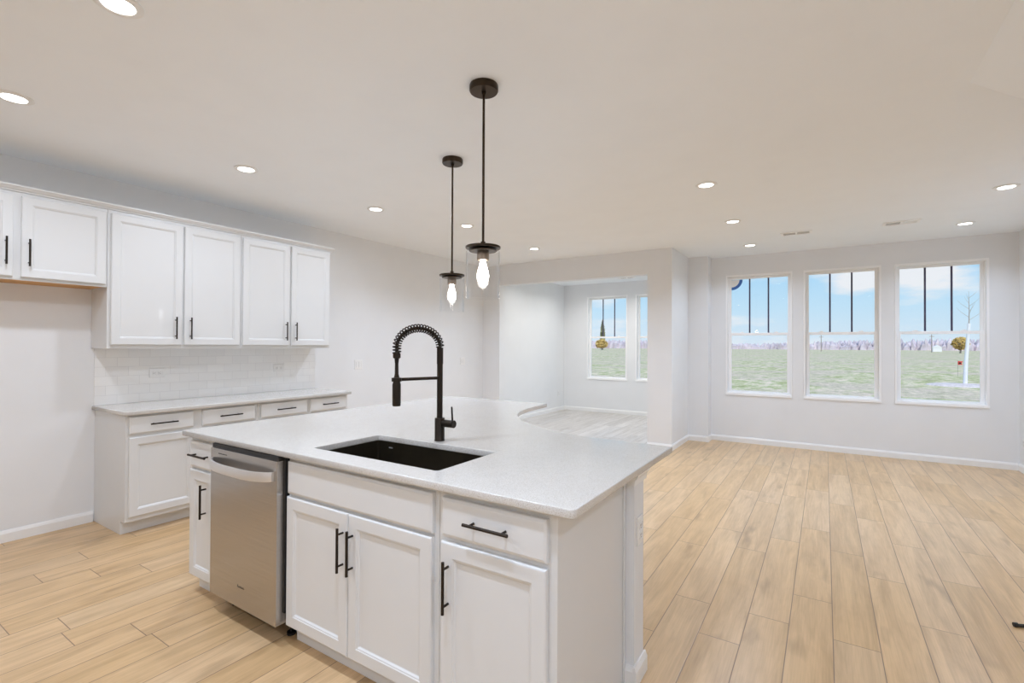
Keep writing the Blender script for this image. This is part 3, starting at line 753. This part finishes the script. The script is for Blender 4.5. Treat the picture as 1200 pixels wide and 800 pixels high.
# small black rod on the floor at the right edge
mb = MB(); mb.tube((.802, 3.448, .009), (.98, 3.52, .009), .008, n=12); mb.tube((.800, 3.447, .011), (.815, 3.453, .011), .011, n=12)
o = mb.build('doorstop_rod', DARK, smooth=True); tag(o, 'short black rod lying on the plank floor at the right edge of the picture', 'rod')

# ------------------------------------------------------------------ outside
GZ = -.35
mb = MB(); mb.box(-700, 700, 10.2, 620, GZ - .2, GZ); mb.box(-1.7, 700, 8.3, 10.2, GZ - .2, GZ)
lw = mb.build('lawn', LAWN); tag(lw, 'wide patchy green and tan lawn outside the windows', 'lawn', kind='stuff')
mb = MB(); n = 40
mb.lathe([(0, .001), (1.32, .001), (1.25, .04), (1.0, .07), (.5, .085), (0, .09)], (5.35, 30.2, GZ), 40)
for v in mb.bm.verts:
    if v.co.z > GZ + .01: v.co.z += .015 * noise.noise(v.co * 3)
o = mb.build('mulch_bed', MULCH); tag(o, 'round pinkish mulch bed under the young staked tree', 'mulch bed')
yt = thing('young_tree', 'thin young tree with a white wrapped trunk outside the rightmost window', 'tree', (5.50, 30.5, GZ + .085))
mb = MB(); mb.path([(0, 0, .008), (.03, 0, 1.0), (.10, 0, 2.1), (.14, 0, 2.8)], .06, 10, [.085, .075, .07, .062]); mb.build('wrapped_trunk', WHITEWRAP, yt, smooth=True)
mb = MB(); mb.path([(.14, 0, 2.79), (.15, 0, 3.4), (.13, 0, 4.3)], .02, 6, [.025, .015, .005])
for i in range(9):
    a = i * 2.4; z = 2.95 + i * .13; ln = .55 - i * .03
    mb.path([(.145, 0, z), (.145 + ln * .6 * math.cos(a), ln * .6 * math.sin(a), z + ln * .5), (.145 + ln * math.cos(a), ln * math.sin(a), z + ln * .95)], .01, 5, [.008, .005, .002])
mb.build('bare_branches', BARK, yt)
mf = thing('marker_flag', 'small red and black marker flag standing in the lawn outside the rightmost window', 'flag', (6.88, 40.0, GZ))
mb = MB(); mb.tube((0, 0, 0), (0, 0, .96), .004, n=6); mb.build('wire_stake', DARK, mf)
mb = MB(); mb.prism([(.005, .70), (.22, .72), (.17, .81), (.24, .92), (.005, .94)], 1, -.004, .004); mb.build('flag_panel', RED, mf)
mb = MB(); mb.prism([(.03, .75), (.17, .76), (.14, .85), (.05, .87)], 1, -.0055, -.0045); mb.build('flag_mark', DARK, mf)

def leafy(name, c, rx, ry, rz_, n, size, mat, parent, taper=0.0, seed=1):
    rnd = random.Random(seed); mb = MB()
    for i in range(n):
        u = Vector((rnd.gauss(0, 1), rnd.gauss(0, 1), rnd.gauss(0, 1))).normalized() * (.55 + .45 * rnd.random())
        f = 1 - taper * (u.z + 1) / 2
        p_ = Vector((c[0] + u.x * rx * f, c[1] + u.y * ry * f, c[2] + u.z * rz_))
        a = Vector((rnd.gauss(0, 1), rnd.gauss(0, 1), rnd.gauss(0, 1))).normalized(); b = a.orthogonal().normalized()
        s_ = size * (.6 + .8 * rnd.random())
        vs = [mb.bm.verts.new(p_ + a * s_), mb.bm.verts.new(p_ + b * s_ * .6), mb.bm.verts.new(p_ - a * s_), mb.bm.verts.new(p_ - b * s_ * .6)]
        mb.bm.faces.new(vs)
    return mb.build(name, mat, parent)
gb = thing('golden_tree', 'round golden-leaved tree far off behind the young wrapped tree', 'tree', (35.0, 200, GZ + .04))
leafy('foliage', (0, 0, 3.1), 2.2, 2.2, 2.0, 900, .36, LEAFG, gb, .1, 3)
mb = MB(); mb.path([(0, 0, 0), (.1, 0, 1.2), (0, 0, 3.0)], .2, 8, [.28, .2, .1]); mb.build('trunk', BARK, gb)
cf = thing('tall_conifer', 'narrow tall olive tree seen through the left sun room window', 'tree', (-92.5, 227, GZ))
leafy('foliage', (0, 0, 8.0), 1.9, 1.9, 6.8, 900, .5, LEAFD, cf, .85, 5)
mb = MB(); mb.path([(0, 0, 0), (0, 0, 8), (0, 0, 15.5)], .2, 8, [.30, .2, .05]); mb.build('trunk', BARK, cf)
ss = thing('golden_shrub', 'wide golden shrub at the foot of the tall narrow tree', 'shrub', (-91.0, 222, GZ))
leafy('foliage', (0, 0, 2.9), 3.4, 3.0, 2.1, 700, .5, LEAFG, ss, .2, 8)
mb = MB(); mb.path([(0, 0, 0), (0, 0, 2.0)], .15, 8, [.22, .12]); mb.build('stem', BARK, ss)
# far bare woods
mb = MB(); rnd = random.Random(11)
for i in range(4200):
    x = rnd.uniform(-520, 330); y = rnd.uniform(400, 440); hgt = rnd.uniform(2.4, 6.6) * (1 + .25 * math.sin(x * .03)); wv_ = rnd.uniform(.8, 2.6)
    b0 = [mb.bm.verts.new((x + wv_ * math.cos(q), y + wv_ * math.sin(q), GZ)) for q in (0, 1.26, 2.51, 3.77, 5.03)]
    b1 = [mb.bm.verts.new((x + wv_ * .8 * math.cos(q + .3), y + wv_ * .8 * math.sin(q + .3), GZ + hgt * .6)) for q in (0, 1.26, 2.51, 3.77, 5.03)]
    tp = mb.bm.verts.new((x + rnd.uniform(-.6, .6), y, GZ + hgt))
    for k_ in range(5):
        mb.bm.faces.new((b0[k_], b0[(k_ + 1) % 5], b1[(k_ + 1) % 5], b1[k_])); mb.bm.faces.new((b1[k_], b1[(k_ + 1) % 5], tp))
tl_ = mb.build('distant_woods', MAUVE); tag(tl_, 'hazy mauve strip of bare woods along the horizon', 'woods', kind='stuff')
# far white building
hs = thing('white_shed', 'tiny white building on the horizon left of the golden tree', 'building', (41.5, 280, GZ))
mb = MB(); mb.box(-1.5, 1.5, 0, 3, 0, 1.9); mb.build('walls', WHITEP, hs)
mb = MB(); mb.prism([(-1.7, 1.91), (1.7, 1.91), (0, 2.9)], 1, -.2, 3.2); mb.build('roof', WHITEP, hs)
for (xx, lb) in ((-1.2, 'thin utility pole on the horizon at the left of the middle window'), (18.7, 'thin utility pole on the horizon at the right of the middle window'), (32.5, 'thin utility pole on the horizon seen through the rightmost window')):
    up_ = thing('utility_pole', lb, 'pole', (xx, 230, GZ), 0, 'utility poles on the horizon')
    mb = MB(); mb.tube((0, 0, 0), (0, 0, 6.5), .16, .12, n=8); mb.build('pole', BARK, up_)
    mb = MB(); mb.box(-.7, .7, -.16 - .06, -.16, 5.7, 5.85); mb.build('crossarm', BARK, up_)
